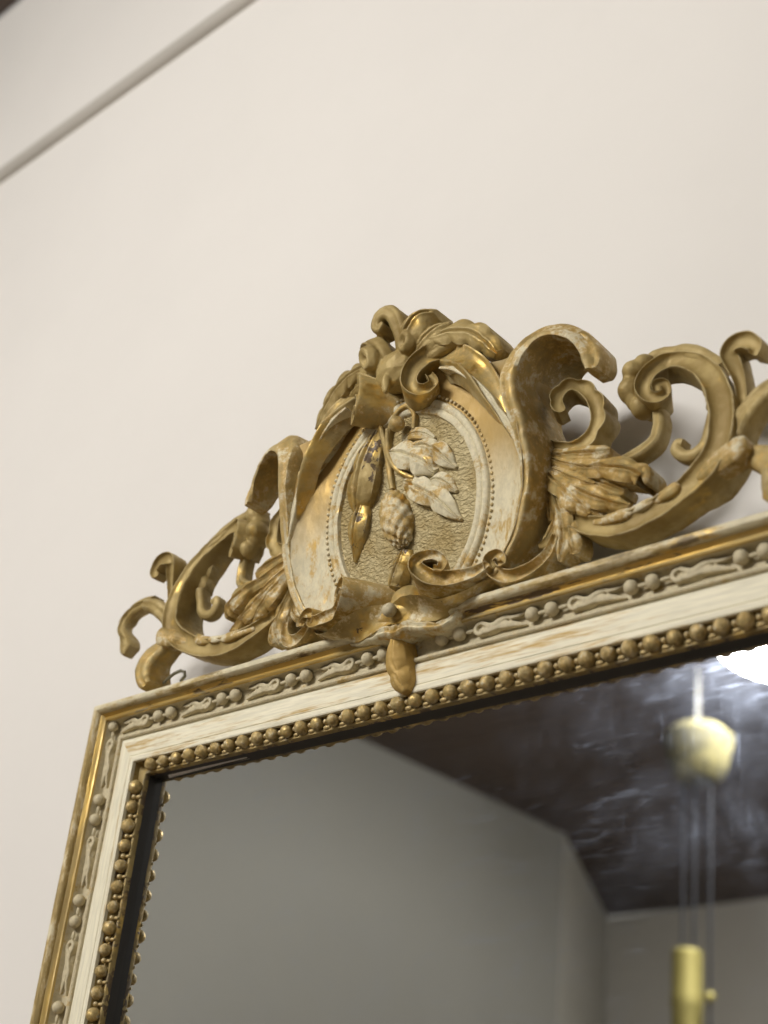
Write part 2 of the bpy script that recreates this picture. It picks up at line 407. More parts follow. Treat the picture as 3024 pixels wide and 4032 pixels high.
# white slip set along the rebate
pp = [(96, -78.2), (120, -77.6), (150, -77.0), (180, -76.4), (205, -76.1)]
V = []
for x, z in pp: V += [W(x, -26.5, -75.6), W(x, -28.2, z)]
link('white_slip', mesh('white_slip', V, [(2*i, 2*i+1, 2*i+3, 2*i+2) for i in range(len(pp)-1)]), M['matt_white'], rails['top'], 0)

# bead row along the sight edge
def dented(th, ph): return 1+.05*noise.noise(Vector((math.cos(ph)*2, math.sin(ph)*2, th*2)))
bead0 = ball('bead', (0, 0, 0), 6.3, M['bead_gold'], rails['top'], sd=1.05, seg=14, rings=9, fn=dented)
spool0 = ball('spool', (0, 0, 0), 2.6, M['bead_gold'], rails['top'], sx=1.0, sd=1.3, seg=8, rings=6)
lit_spot0 = ball('lit_spot', (0, 0, 0), 2.7, M['gilt_warm'], rails['top'], sx=1.5, sd=.8, sz=.7, seg=8, rings=5)  # small wedges added for lit spots of the bed between bead shadows
used = set()
def put(src, loc, rot, parent, s=1.0):
    if src.name not in used: o = src; used.add(src.name)
    else:
        o = src.copy(); C.objects.link(o)
    o.parent = parent; o.location = W(*loc); o.rotation_euler = rot; o.scale = (s, s, s); return o
x = 86.0
while x < FW_-78:
    r = random.random
    put(bead0, (x+random.uniform(-.4, .4), -12.6, -67.6), (r()*6, r()*6, r()*6), rails['top'], random.uniform(.90, 1.06))
    put(spool0, (x+9.25, -14.0, -67.2), (0, 0, 0), rails['top'])
    put(lit_spot0, (x+9.25, -15.6, -71.6), (0, 0, 0), rails['top'], random.uniform(.85, 1.1))
    x += 18.5
z = -87.5
while z > -420:
    r = random.random
    put(bead0, (68.0, -12.6, z+random.uniform(-.4, .4)), (r()*6, r()*6, r()*6), rails['left'], random.uniform(.90, 1.06))
    put(spool0, (67.6, -14.0, z-9.35), (0, 0, 0), rails['left'])
    put(lit_spot0, (71.8, -15.6, z-9.35), (0, 0, 0), rails['left'], random.uniform(.85, 1.1))
    put(bead0, (FW_-68.0, -12.6, z), (r()*6, r()*6, r()*6), rails['right'], random.uniform(.90, 1.06))
    put(spool0, (FW_-67.6, -14.0, z-9.35), (0, 0, 0), rails['right'])
    put(lit_spot0, (FW_-71.8, -15.6, z-9.35), (0, 0, 0), rails['right'])
    z -= 18.7
# ornament row: pairs of pearls and scrolled husks
pearl0 = ball('pearl', (0, 0, 0), 5.7, M['orn'], rails['top'], seg=16, rings=10, fn=dented)
def husk():
    """husk with an open loop for a head and two wavy ribbons trailing out to points (along +x)"""
    def rib(pts, n=6): return [([(x-XC, d, z) for x, d, z in v], f) for v, f in [sweep('r', pts, 'ridge', None, None, 1, n=n, jit=.15, hs=.35, raw=True)]][0]
    loop = [(7.2+5.0*math.cos(a), 3.6, 4.4*math.sin(a), 1.7, 8) for a in [math.radians(q) for q in (-35, -70, -110, -150, 180, 150, 110, 70, 35)]]
    up = [(10.5, 3.6, 3.2, 1.8, 8), (15, 3.4, 1.0, 1.8, 8), (20, 3.2, .6, 1.9, 8), (25, 3.4, 2.6, 1.9, 8), (31, 3.0, 4.2, 1.7, 7), (37, 2.4, 3.0, 1.5, 6), (43, 1.6, 3.2, 1.2, 5), (50, .6, 4.8, .5, 3)]
    lo = [(10.5, 3.4, -3.4, 1.9, 8), (16, 2.8, -2.6, 2.4, 8), (23, 2.6, -1.4, 2.6, 8), (30, 2.4, -1.6, 2.8, 7), (38, 1.8, -2.6, 2.4, 6), (45, 1.0, -4.2, 1.6, 5), (51, .2, -5.6, .5, 3)]
    body = ball('b', (14, -2.5, -1.0), 6, None, None, sx=2.3, sd=.75, sz=.85, raw=True)
    return fuse('husk', [rib(loop), rib(up), rib(lo), body], M['orn'], rails['top'], .7, 1)
husk0 = husk()
link0 = ball('link', (0, 0, 0), 1.7, M['orn'], rails['top'], sx=3.2, seg=8, rings=6)
RZ, RD = -23.6, -6.6
for a in (92.5, 183.5, 274.5, 366, 447.5, 537.5, 626.5, 715.5):
    for k in (0, 18.2): put(pearl0, (a+k, RD, RZ), (random.random(), random.random(), random.random()), rails['top'])
    put(link0, (a+9, RD-1, RZ), (0, 0, 0), rails['top'])
for a in (31, 122, 213, 304): 
    h = put(husk0, (a+47, RD-2.2, RZ), (0, 0, 0), rails['top']); h.scale = (-.90, 1, 1)
    put(link0, (a+51, RD-1, RZ), (0, 0, 0), rails['top'])
for a in (480, 570, 659, 748):
    put(husk0, (a, RD-2.2, RZ), (0, 0, 0), rails['top']); put(link0, (a-4, RD-1, RZ), (0, 0, 0), rails['top'])
put(pearl0, (22, RD, -22), (0, 0, 0), rails['top'], .9)
for zz in (-95.5, -191, -286, -381):
    for k in (0, -19.2): put(pearl0, (22, RD, zz+k), (random.random(), 0, random.random()), rails['left'])
    put(link0, (22, RD-1, zz-9.5), (0, math.radians(90), 0), rails['left'])
    for k in (0, -19.2): put(pearl0, (FW_-22, RD, zz+k), (random.random(), 0, random.random()), rails['right'])
for zz in (-34, -130, -226, -321):
    h = put(husk0, (22, RD-2.2, zz), (0, math.radians(90), 0), rails['left'])
    put(husk0, (FW_-22, RD-2.2, zz), (0, math.radians(90), 0), rails['right'])
    put(link0, (22, RD-1, zz+3), (0, math.radians(90), 0), rails['left'])

# ------------------------------------------------------------------ carved crest
TRACE = {
 'rim': [(70.0,6.0,-4.0,3,30),(84.0,8.0,3.0,4,34),(101.0,8.0,16.0,4,36),(118.0,10.0,36.0,4.2,38),(129.0,15.0,60.0,4.5,46),(135.0,20.0,88.0,5,54),(134.0,30.0,120.0,6,64),(130.0,41.0,148.0,7,74,5,0),(130.0,44.0,168.0,8,78,8,2),(136.0,43.0,188.0,10,78,8,8),(148.0,42.0,201.0,11.5,76,8,15),(166.0,38.0,203.0,9.5,64,6,15),(183.0,33.0,193.0,7.5,48,4,12),(193.0,29.0,178.0,7,36,0,9),(197.0,27.0,164.0,7,30,0,6),(197.0,26.0,156.0,5,26,0,3)],
 'topscroll': [(126.2,24.0,119.4,4,14),(120.8,31.0,138.3,7,16,25),(110.6,37.0,161.6,10,18,40),(97.1,39.0,185.4,11.5,24,46),(80.8,41.0,203.9,11.5,32,46),(54.3,36.0,221.6,11.5,46,38),(42.8,44.1,219.0,10,46,35),(33.6,50.5,207.8,8.8,46,35),(30.3,52.8,194.1,7.6,46,35),(34.7,49.7,184.6,6.4,46,35),(42.3,44.4,183.8,5.6,44,35),(47.6,40.6,190.9,4.3,36,35),(44.1,43.1,199.3,3.2,34,35)],
 'innerrim': [(55.1,43.0,201.0,1.2,20),(72.7,43.0,192.6,2.2,22),(90.6,41.0,176.9,2.8,24),(107.7,38.0,155.1,3.2,26),(113.1,34.0,144.4,3.4,28),(122.6,29.0,128.4,3.4,26),(129.2,25.0,113.1,3.2,22),(133.7,22.0,95.9,2.4,18)],
 'lowscroll': [(98.6,14.0,18.7,4,34,0),(87.6,20.0,11.0,5.5,42,15),(65.6,18.8,13.3,7,46,32),(53.1,26.6,14.0,7,48,32),(44.5,31.9,19.6,6.6,48,32),(40.8,34.2,26.1,5.5,48,32),(44.8,31.7,31.9,5,48,32),(52.9,26.7,33.5,4.6,48,32),(59.1,22.8,29.1,4,47,32),(58.5,23.2,22.1,3.4,47,32),(53.7,26.2,21.6,2.6,47,32)],
 'footcurl': [(149.1,-4.0,38.3,3,18),(145.0,0.0,21.5,5,22),(133.3,5.0,9.4,6,25),(116.8,9.0,5.4,6,27,10),(102.6,12.0,13.0,5.5,27,20),(99.2,13.0,23.1,5,26,20),(107.5,13.0,25.3,4.2,25,20),(113.2,13.0,17.8,3,24,20),(108.3,13.0,16.2,2.5,24,20)],
 'wingscroll': [(161.6,-4.0,48.1,5,24),(182.6,2.0,34.1,7.5,28),(207.5,6.0,24.4,9,27),(229.2,7.0,23.3,9.5,27),(249.5,7.0,27.7,9.5,27),(268.0,7.0,34.6,9.5,27),(284.1,9.0,43.2,10.5,34),(296.4,11.0,53.5,10.5,35),(302.7,12.0,67.7,10.5,35),(303.6,11.0,87.9,10.5,34,3),(297.7,8.0,110.5,10,32,8),(285.4,3.0,132.9,9,30,14),(266.2,-4.0,152.3,8.2,24,22),(248.4,-5.7,160.3,7.5,26,30),(237.9,0.3,152.8,7,28,30),(231.9,3.8,140.7,6.5,29,30),(233.7,2.7,130.5,5.5,29,30),(240.9,-1.4,127.0,4.8,29,30),(246.9,-4.9,132.1,4.2,29,30),(245.2,-3.9,139.9,3.8,29,30),(240.3,-1.0,139.4,3.4,29,30),(240.9,-1.4,133.9,3,29,30)],
 'smallscroll': [(130.6,-6.0,126.8,4,22),(146.4,-4.0,115.7,5.5,22),(162.5,-3.0,110.6,6,22),(176.3,-3.0,113.7,6.5,20),(184.1,-3.0,122.7,7,20),(185.2,-3.0,136.5,7,20),(180.4,-2.0,151.2,6.5,20,10),(167.4,-4.1,166.1,6,22,25),(158.5,0.0,168.0,6,23,25),(151.8,3.1,162.3,6,23,25),(150.3,3.9,153.5,5.5,22,25),(154.4,1.9,144.9,4,20,25)],
 'strap': [(233.7,-10.0,124.3,5,14),(235.4,-10.0,111.4,5.2,14),(232.5,-9.0,98.3,5.5,14),(223.3,-8.0,91.9,5.5,15),(210.2,-7.0,88.2,4.5,16),(199.3,-7.0,88.1,3,16)],
 'hook': [(287.3,-3.0,101.2,5,14),(283.7,-4.0,88.4,5,14),(279.4,-4.0,76.8,4.8,13),(271.5,-4.0,70.8,4.6,12),(262.1,-4.0,71.3,4.6,12),(256.2,-3.0,76.9,4.8,12),(256.9,-3.0,82.5,4.4,12),(262.0,-3.0,81.5,3,12)],
 'branch': [(302.4,6.0,62.5,5,18),(310.5,8.0,67.1,7.5,20),(317.3,10.0,76.4,8.5,20),(325.4,12.0,83.0,8.5,20),(335.5,13.0,89.4,8,18),(346.2,13.0,93.1,7,16),(352.2,12.0,95.6,4,12)],
 'tipcurl': [(316.6,4.0,92.6,4,14),(316.6,8.0,107.8,5,15),(314.3,13.0,122.0,6.5,17),(313.3,17.0,130.4,7,18),(320.2,19.0,133.9,7,19),(329.1,19.0,131.8,7,19),(335.2,18.0,124.8,6,18),(333.1,17.0,119.6,4.5,16)],
 'scallops': [(217.2,-9.0,161.2,10,0),(214.0,-9.0,145.0,10.5,0),(222.8,-10.0,128.2,9,0),(214.4,-11.0,154.6,9,0),(216.5,-12.0,137.8,9,0),(224.4,-11.0,168.3,8,0)],
 'voluteleaf': [(221.9,-10.0,171.2,4,16),(232.9,-10.0,174.9,6,16),(247.0,-10.0,172.2,5.5,16),(262.1,-8.0,165.6,7,16),(279.6,-4.0,151.4,6,16),(295.1,0.0,133.9,4,16)],
 'plate': [(-55.7,2.0,-9.3,2.5,18),(-39.7,6.0,-11.9,3.5,24),(-22.1,11.0,-13.2,4,28),(-5.8,15.0,-14.0,5,30),(6.7,17.0,-17.6,6,30),(17.5,16.0,-14.9,5,30),(33.9,14.0,-18.4,4,32),(48.9,11.0,-20.2,3.5,34),(59.3,8.0,-15.9,3.5,34),(68.2,4.0,-6.1,2.2,18),(70.7,0.0,1.3,0.8,8)],
 'blade': [(341.1,8.0,99.5,4,12),(360.6,8.0,99.0,6,11),(378.4,8.0,94.9,6.5,10),(387.8,8.0,85.0,6.5,10),(386.8,8.0,74.2,5.5,10),(378.6,8.0,61.9,8,13),(376.5,8.0,53.3,7,13),(372.9,8.0,46.6,2,10)],
 'knobleaf': [(304.8,-4.0,60.3,4,18),(315.0,0.0,53.7,7,20),(326.2,3.0,46.4,9,22),(337.0,6.0,37.5,11,26),(340.8,8.0,26.0,11,30),(337.7,7.0,14.3,9,32),(333.3,4.0,8.2,6,30)],
 'fa1': [(118.2,-14.0,128.6,3.4,16),(148.5,-4.0,109.5,5.0,18),(177.5,1.0,98.9,6.3,18),(193.7,1.0,94.2,5.9,18),(199.4,-2.0,94.6,2.5,14)],
 'fa2': [(118.4,-14.0,125.3,2.5,16),(147.9,-3.0,102.9,4.2,16),(170.6,2.0,88.4,4.2,16),(181.4,1.0,83.1,1.7,14)],
 'fa3': [(140.3,-6.0,107.7,3.4,16),(173.9,2.0,87.3,6.7,18),(199.5,6.0,77.0,8.4,20),(219.8,6.0,68.2,9.2,22),(230.1,2.0,61.8,7.6,22),(229.6,-2.0,61.0,3.4,20)],
 'fa4': [(142.4,-4.0,98.2,3.4,16),(168.6,3.0,77.9,5.0,18),(181.8,3.0,70.0,4.2,16),(188.4,1.0,67.7,1.7,14)],
 'fa5': [(161.4,-6.0,86.8,4.2,16),(186.0,-2.0,72.6,6.7,18),(202.2,-4.0,63.2,5.9,18),(210.2,-6.0,58.0,2.5,16)],
 'fa6': [(119.7,-14.0,118.4,3.4,16),(145.2,-1.0,88.0,8.4,18),(165.8,5.0,65.0,10.1,18),(179.4,5.0,50.5,7.6,18),(184.6,3.0,41.8,1.7,14)],
 'fa7': [(141.1,-6.0,93.3,4.2,16),(170.5,5.0,68.0,8.4,18),(191.0,6.0,53.8,8.4,18),(206.9,4.0,44.8,5.9,16),(220.1,1.0,39.4,1.7,12)],
 'fa8': [(162.3,-2.0,63.4,3.4,14),(178.7,2.0,50.6,5.0,14),(187.7,1.0,44.7,4.2,14),(193.6,-2.0,39.3,1.7,10)],
 'fb1': [(120.3,-16.0,112.8,3,10),(133.4,-10.0,86.8,6,14),(138.7,-8.0,65.7,6,14),(138.6,-9.0,54.8,2,12)],
 'fb2': [(124.8,-14.0,107.2,3,12),(143.8,-6.0,75.5,7,16),(155.7,-2.0,48.9,9,18),(158.4,-1.0,28.5,9,18),(153.7,-4.0,13.6,3,14)],
 'fb3': [(146.3,-8.0,63.5,4,14),(161.2,-3.0,38.9,8,16),(166.0,-3.0,22.9,7,16),(164.8,-5.0,16.9,2,14)],
 'fb4': [(144.9,-10.0,61.8,4,14),(143.9,-6.0,45.2,6,16),(137.8,-6.0,36.5,5,16),(130.5,-8.0,34.9,2,14)],
 'fc1': [(187.3,0.0,35.8,2.6,10),(207.2,6.0,31.6,4.3,12),(220.0,7.0,30.9,4.3,12),(227.6,5.0,31.7,1.7,10)],
 'fc2': [(219.5,2.0,34.1,2.6,10),(231.9,7.0,32.3,3.4,12),(240.7,7.0,33.9,2.9,12),(243.7,6.0,35.6,1.3,10)],
 'fc3': [(237.3,2.0,34.5,2.6,10),(252.3,7.0,36.0,4.3,12),(262.3,7.0,39.9,4.8,12),(266.0,5.0,41.1,1.7,10)],
 'fc4': [(278.8,4.0,41.8,4,10),(294.5,9.0,46.8,8,14),(308.7,12.0,50.4,9,16),(316.8,12.0,54.5,8,16),(321.7,9.0,55.8,5,14)],
 'leaf_sheath': [(277.0,-8.0,137.7,3,12),(282.6,-6.0,122.4,6,12),(286.8,-5.0,108.4,7,12),(288.1,-5.0,97.6,5,12),(287.4,-5.0,94.9,2,12)],
 'crownleaf': [(19.4,48.0,233.9,5,30),(40.7,46.0,235.1,9,30),(59.8,42.0,236.6,12,30),(79.3,38.0,230.9,12,30),(95.6,34.0,216.4,11,30),(106.0,30.0,202.7,6,26)],
}
TRACE_WIRE = [(75.6, -16.0, 14.4), (85.5, -14.0, 18.2), (97.7, -12.0, 20.7), (108.0, -11.0, 21.0), (114.3, -11.0, 18.3), (114.7, -12.0, 14.4), (106.8, -14.0, 11.8)]

def shield():
    half = [(0, 4, -6), (40, 5, -7), (72, 6, -4), (90, 8, 6), (108, 9, 24), (122, 12, 46), (131, 17, 72), (134.5, 24, 102), (133, 34, 134), (132, 41, 158), (137, 38, 180), (124, 30, 192), (100, 26, 198), (70, 27, 208), (40, 32, 216), (0, 35, 222)]
    H = cr(half, 8); full = H+[(-x, d, z) for x, d, z in reversed(H[1:-1])]
    ZC = 97.0
    def gd(z): return 8+.19*(z-95)
    # rows from the centre out: (ellipse fraction or blend, extra depth)
    rings = [('e', .02, 0), ('e', .3, 0), ('e', .6, 0), ('e', .85, 0), ('e', .965, 0), ('e', 1.0, .3), ('e', 1.012, 3.4), ('e', 1.04, 4.2), ('e', 1.07, 3.6), ('e', 1.085, 2.6), ('e', 1.10, 3.8), ('e', 1.135, 4.2), ('e', 1.16, 3.0), ('e', 1.17, .6), ('b', .06, 0), ('b', .25, 0), ('b', .45, 0), ('b', .65, 0), ('b', .85, 0), ('b', 1, 0)]
    V = []; N = len(full)
    idx = []
    for kind, f, ex in rings:
        for (x, d, z) in full:
            a = math.atan2((z-ZC)/82.0, x/78.0); ex_, ez_ = 78*math.cos(a), 82*math.sin(a)
            if kind == 'e':
                X, Z = ex_*f, ZC+ez_*f; dd = gd(Z)+ex
            else:
                X0, Z0 = ex_*1.17, ZC+ez_*1.17; X, Z = X0+(x-X0)*f, Z0+(z-Z0)*f
                d0 = gd(Z0)+.6; dd = d0+(d-d0)*f - 8.0*math.sin(math.pi*f)*(.35+.65*f)
            V.append((XC+X, dd, Z))
    NR = len(rings)
    for (x, d, z) in full: V.append((XC+x*.97, -32, ZC+(z-ZC)*.97))
    def quads(a, b): return [(r*N+i, r*N+(i+1) % N, (r+1)*N+(i+1) % N, (r+1)*N+i) for r in range(a, b) for i in range(N)]
    return V, N, quads, NR
V, N, quads, NR = shield()
Vj = jitter(V, .5, .06, 3.1)
def sub(name, faces, mat, parent, smooth=45):
    ids = sorted({i for f in faces for i in f}); mp = {k: i for i, k in enumerate(ids)}
    return link(name, mesh(name, [W(*Vj[i]) for i in ids], [tuple(mp[i] for i in f) for f in faces]), mat, parent, smooth)
crest = sub('crest', quads(13, NR), M['cove'], mirror)
sub('medallion_ground', [tuple(range(N))]+quads(0, 5), M['ground'], crest, 60)
sub('medallion_border', quads(5, 13), M['gilt_pale'], crest)
tag(crest, 'carved and gilded cartouche crest with oval medallion')
# tiny pearls round the medallion
bmv, bmf = [], []
for i in range(120):
    a = 2*math.pi*i/120; X, Z = 78*1.205*math.cos(a), 97+82*1.205*math.sin(a); dd = 8+.19*(Z-95)+.6
    b0 = len(bmv)
    for th in (0, .6, 1.2):
        for j in range(6):
            p = j*math.pi/3; bmv.append((XC+X+1.7*math.sin(th+.35)*math.cos(p), dd+1.9*math.cos(th+.1), Z+1.7*math.sin(th+.35)*math.sin(p)))
    bmf.append(tuple(b0+j for j in range(6)))
    for r in range(2):
        for j in range(6): bmf.append((b0+r*6+j, b0+r*6+(j+1) % 6, b0+r*6+6+(j+1) % 6, b0+r*6+6+j))
tag(link('beading', mesh('beading', [W(*v) for v in bmv], bmf), M['gilt_worn'], crest, 60), kind='stuff')

def fingers(name, keys, mat, parent, side, **k):
    return fuse(name, [leaf('f', TRACE[q], None, None, side, lobes=2 if q in ('fa3', 'fa6', 'fa7', 'fb2') else 1, depth=.16 if q in ('fa3', 'fa6', 'fa7', 'fb2') else .0, rib=k.get('rib', 2.6), droop=k.get('droop', 4), slant=0, raw=True, nu=34, ns=12, flute=k.get('flute', 1.6)) for q in keys], mat, parent, .75, 0)
def cup(c, r, hole, hr, sx=1, sd=1, sz=1, rot=0.0, deep=.75):
    hv = Vector(hole).normalized()
    def fn(th, ph):
        p = Vector((math.sin(th)*math.cos(ph), math.sin(th)*math.sin(ph), math.cos(th)))
        a = p.angle(hv); return 1-deep*math.exp(-(a/hr)**4)+.06*math.exp(-((a-hr*1.5)/.25)**2)
    return ball('c', c, r, None, None, sx=sx, sd=sd, sz=sz, rot=rot, seg=36, rings=26, fn=fn, jit=1.0, raw=True)
for side in (1, -1):
    S = lambda k: TRACE[k]
    sweep('shield_rim', S('rim'), 'rim', M['gilt_worn'], crest, side, hs=2.0, jit=.7)
    sweep('upper_scroll', S('topscroll'), 'scroll', M['gilt_gold'], crest, side, n=9, hs=1.15)
    sweep('scroll_fillet', S('innerrim'), 'rim', M['gilt_pale'], crest, side, n=9, hs=1.8, jit=.3)
    sweep('lower_scroll', S('lowscroll'), 'scroll', M['gilt_worn'], crest, side, n=9, hs=1.1)
    sweep('foot_curl', S('footcurl'), 'scroll', M['gilt_worn'], crest, side, hs=1.4)
    sweep('wing_scroll', S('wingscroll'), 'scroll', M['gilt'], crest, side, n=10, hs=.95, jit=.7)
    sweep('small_scroll', S('smallscroll'), 'scroll', M['gilt'], crest, side, n=12, hs=.9, jit=.7, scal=-.45, scal_n=9)
    sweep('strap', S('strap'), 'stem', M['gilt'], crest, side)
    sweep('hook', S('hook'), 'ridge', M['gilt'], crest, side)
    sweep('branch', S('branch'), 'stem', M['gilt'], crest, side)
    sweep('tip_curl', S('tipcurl'), 'scroll', M['gilt'], crest, side)
    sweep('curled_leaf', S('knobleaf'), 'stem', M['gilt_warm'], crest, side, jit=.8)
    leaf('blade', S('blade'), M['gilt'], crest, side, lobes=3, depth=.28, droop=4, rib=2.2, flute=1.0)
    for k in TRACE:
        if k[:2] in ('fa', 'fb'):
            big = k in ('fa3', 'fa6', 'fa7', 'fb2')
            leaf('acanthus_leaf' if k[1] == 'a' else 'hanging_leaf', [q[:3]+(q[3]*(1.12 if k[1] == 'a' else 1.0),)+q[4:] for q in S(k)], M['gilt_leaf'] if k[1] == 'a' else M['gilt_worn'], crest, side, lobes=3 if big else 1, depth=.34 if big else .0, droop=4.0, rib=2.4, slant=.14 if big else 0, flute=.35, nu=44, ns=14, jit=.8)
    fingers('stem_leaf_edge', [k for k in TRACE if k.startswith('fc')], M['gilt_worn'], crest, side, rib=.5, flute=.4, droop=3)
    sweep('volute_leaf', S('voluteleaf'), 'ridge', M['gilt'], crest, side, jit=1.0)
    leaf('leaf_sheath', S('leaf_sheath'), M['gilt'], crest, side, lobes=3)
    leaf('crown_leaf', S('crownleaf'), M['gilt'], crest, side, lobes=5, depth=.3, rib=1.6)
    fuse('scalloped_leaf', [ball('s', (XC+side*x_, d_, z_), r_, None, None, sd=1.3, jit=1.0, raw=True) for (x_, d_, z_, r_, t_) in S('scallops')], M['gilt'], crest, 1.2, 2)
# crown: curled leaf lobes with drilled hollows
def petal(st, rib=2.0, dr=5): return leaf('p', st, None, None, 1, lobes=1, depth=0, droop=dr, rib=rib, slant=0, raw=True, nu=40, ns=14, flute=.8)
fuse('crown_shell', [
    sweep('a', [(4,40,232,7,20),(6,48,252,8,22),(3,54,268,8,22),(-5,57,277,7.5,22),(-14,57,276,7,22),(-18,56,268,6,22),(-13,56,262,4,22),(-8,56,266,3,22)], 'stem', None, None, 1, n=8, raw=True, jit=.8),
    petal([(8,38,218,7,24),(15,50,238,13,28),(25,55,251,15,28),(36,53,259,12,26),(46,47,260,4,20)], 4.2, 8),
    petal([(14,38,218,7,22),(32,47,232,11,24),(48,46,242,10,22),(60,40,246,3,16)], 3, 6),
    petal([(8,38,210,6,20),(30,42,222,9,20),(52,40,230,8,18),(70,32,230,3,14)]),
    petal([(-8,38,218,7,24),(-16,49,236,12,28),(-26,52,248,14,28),(-36,50,254,10,26),(-44,44,254,4,20)], 4.2, 8),
    petal([(-14,38,216,7,22),(-32,45,228,11,24),(-48,42,236,9,22),(-60,36,236,3,16)], 3, 6),
    petal([(-8,38,210,6,20),(-30,42,220,9,20),(-52,38,224,8,18),(-68,30,222,3,14)]),
    cup((XC+20, 47, 238), 11, (-.3, .9, -.2), .45, sx=.9, sd=.8, sz=1.1),
    cup((XC-24, 48, 238), 12, (-.45, .85, -.2), .50, sx=.9, sd=.85, sz=1.2, rot=-.4),
    ball('c', (XC, 34, 222), 20, None, None, sx=1.2, sd=.9, sz=1.0, jit=1.5, raw=True),
    ball('c', (XC-2, 47, 204), 5.5, None, None, sx=.8, sd=.8, sz=2.0, jit=1.0, raw=True)], M['gilt'], crest, .85, 1)
ball('pearl', (XC+2, 33, 169), 7.0, M['gilt_warm'], crest, jit=.5)
ball('pearl', (XC+3, 19, 0), 6.0, M['orn'], crest, jit=.4)

# --- plant inside the medallion
def gd(z, k): return 8+.19*(z-95)+k
def mleaf(name, pts, mat, **k): return leaf(name, [(x, gd(z, h), z, hw, 9) for x, z, h, hw in pts], mat, crest, 1, **k)
mleaf('stem_leaf', [(-24,180,4,3),(-31,167,8,11),(-39,150,12,17),(-45,132,13,18),(-50,116,10,14),(-53,104,5,4)], M['gilt_dark'], lobes=2, depth=.15, droop=6, rib=2.4, slant=.03)
mleaf('stem_leaf', [(-44,122,4,5),(-50,106,8,10),(-54,93,9,11),(-57,80,7,7),(-60,66,3,1.5)], M['gilt_dark'], lobes=1, depth=.1, droop=5, rib=2.0)
mleaf('stem_leaf', [(-14,152,4,4),(0,146,7,12),(14,138,8,15),(26,130,7,13),(34,120,4,5)], M['gilt_pale'], lobes=2, depth=.4, droop=3, rib=2.0)
mleaf('stem_leaf', [(8,150,3,3),(24,146,6,8),(38,138,7,10),(48,128,6,8),(57,117,3,2)], M['gilt_pale'], lobes=2, depth=.35, droop=3, rib=2.0)
mleaf('stem_leaf', [(0,160,2,2),(14,160,5,5),(26,156,5,5),(36,150,3,1.5)], M['gilt_pale'], lobes=1, depth=.2, droop=2, rib=1.5)
mleaf('stem_leaf', [(0,122,3,4),(12,114,6,10),(26,104,8,12),(40,93,8,11),(51,82,6,7),(60,72,3,1.5)], M['gilt_pale'], lobes=2, depth=.35, droop=3, rib=2.0)
mleaf('stem_leaf', [(28,114,2,3),(38,112,5,7),(48,106,5,7),(56,97,3,2)], M['gilt_pale'], lobes=1, depth=.3, droop=3, rib=1.6)
def mstem(pts): return sweep('stem', [(x, gd(z, h), z, hw, 9) for x, z, h, hw in pts], 'ridge', M['gilt_warm'], crest, 1, jit=.2)
mstem([(-24,182,7,2),(-20,164,6,2.6),(-17,146,5,2.8),(-15,130,5,2.8),(-13,118,5,2.4)])
mstem([(-14,172,7,2),(-16,160,6,2.4),(-15,148,6,2.4),(-8,136,6,2.4),(2,127,6,2.2),(12,121,5,1.6)])
mstem([(-16,160,5,2),(-12,174,6,2.2),(-2,184,7,2.4),(10,186,7,2.2),(16,176,6,2),(14,164,5,1.6)])
def cone(th, ph): return 1+.10*(abs(math.sin(ph*4+th*6))+abs(math.sin(ph*4-th*6)))-.05
ball('fruit', (XC-9, 8, 92), 18, M['gilt_worn'], crest, sx=.80, sd=.80, sz=1.5, seg=56, rings=48, rot=-.30, fn=cone)
leaf('fruit_calyx', [(-2,6,62,8,14),(-4,8,52,9,16),(-6,10,40,8,18),(-8,10,28,6,18)], M['gilt_dark'], crest, 1, lobes=2, depth=.2)
# lower plate and hanging bud
sweep('lower_plate', TRACE['plate'], 'stem', M['gilt_pale'], crest, 1, jit=.9, hs=1.3, taper=.5, scal=.5, scal_n=9)
fuse('plate_core', [ball('c', (XC, -8, 2), 22, None, None, sx=2.6, sd=1.0, sz=.75, jit=1.5, raw=True), ball('c', (XC, -6, 16), 15, None, None, sx=1.1, sd=1.0, sz=1.1, jit=1.5, raw=True)], M['gilt_warm'], crest, 1.4, 3)
fuse('hanging_bud', [leaf('b', [(3,12,-20,6,16),(1,11,-30,10,18),(1,9,-40,11,18),(4,7,-47,9,16),(7,5,-50,4,12)], None, None, 1, lobes=1, depth=0, droop=7, rib=1.0, raw=True, nu=30, ns=9), leaf('b', [(4,4,-42,8,14),(4,6,-50,10,16),(6,4,-57,9,14),(9,0,-64,3,10)], None, None, 1, lobes=1, depth=0, droop=6, rib=1.0, raw=True, nu=30, ns=9)], M['bud'], crest, .8, 1)

# the heavy lip that joins the lower scrolls to the plate
def lip():
    top = [(0,13,9),(16,20,8),(30,25,4),(45,27,-1),(62,25,-7),(80,18,-2),(96,8,9),(104,-6,16)]
    bot = [(0,13,-9),(14,13,-12),(30,10,-13),(45,6,-13),(56,3,-8),(68,-2,0),(82,-8,7),(98,-16,12)]
    T = cr(top, 6); B = cr(bot, 6)
    T = [(-x, d, z) for x, d, z in reversed(T[1:])]+T; B = [(-x, d, z) for x, d, z in reversed(B[1:])]+B
    V = []; faces = []; K = 8
    for i in range(len(T)):
        for k in range(K+1):
            f = k/K; p = [a*(1-f)+b*f for a, b in zip(T[i], B[i])]
            V.append((XC+p[0], p[1]-5*math.sin(math.pi*f), p[2]))
        V.append((XC+B[i][0], -24, B[i][2]+3)); V.append((XC+T[i][0], -24, T[i][2]))
    R = K+3
    for i in range(len(T)-1):
        for j in range(R): a = i*R+j; b = i*R+(j+1) % R; faces.append((a, b, b+R, a+R))
    faces += [tuple(range(R)), tuple((len(T)-1)*R+j for j in range(R))]
    return jitter(V, .8, .09, 5.5), faces
lv, lf = lip()
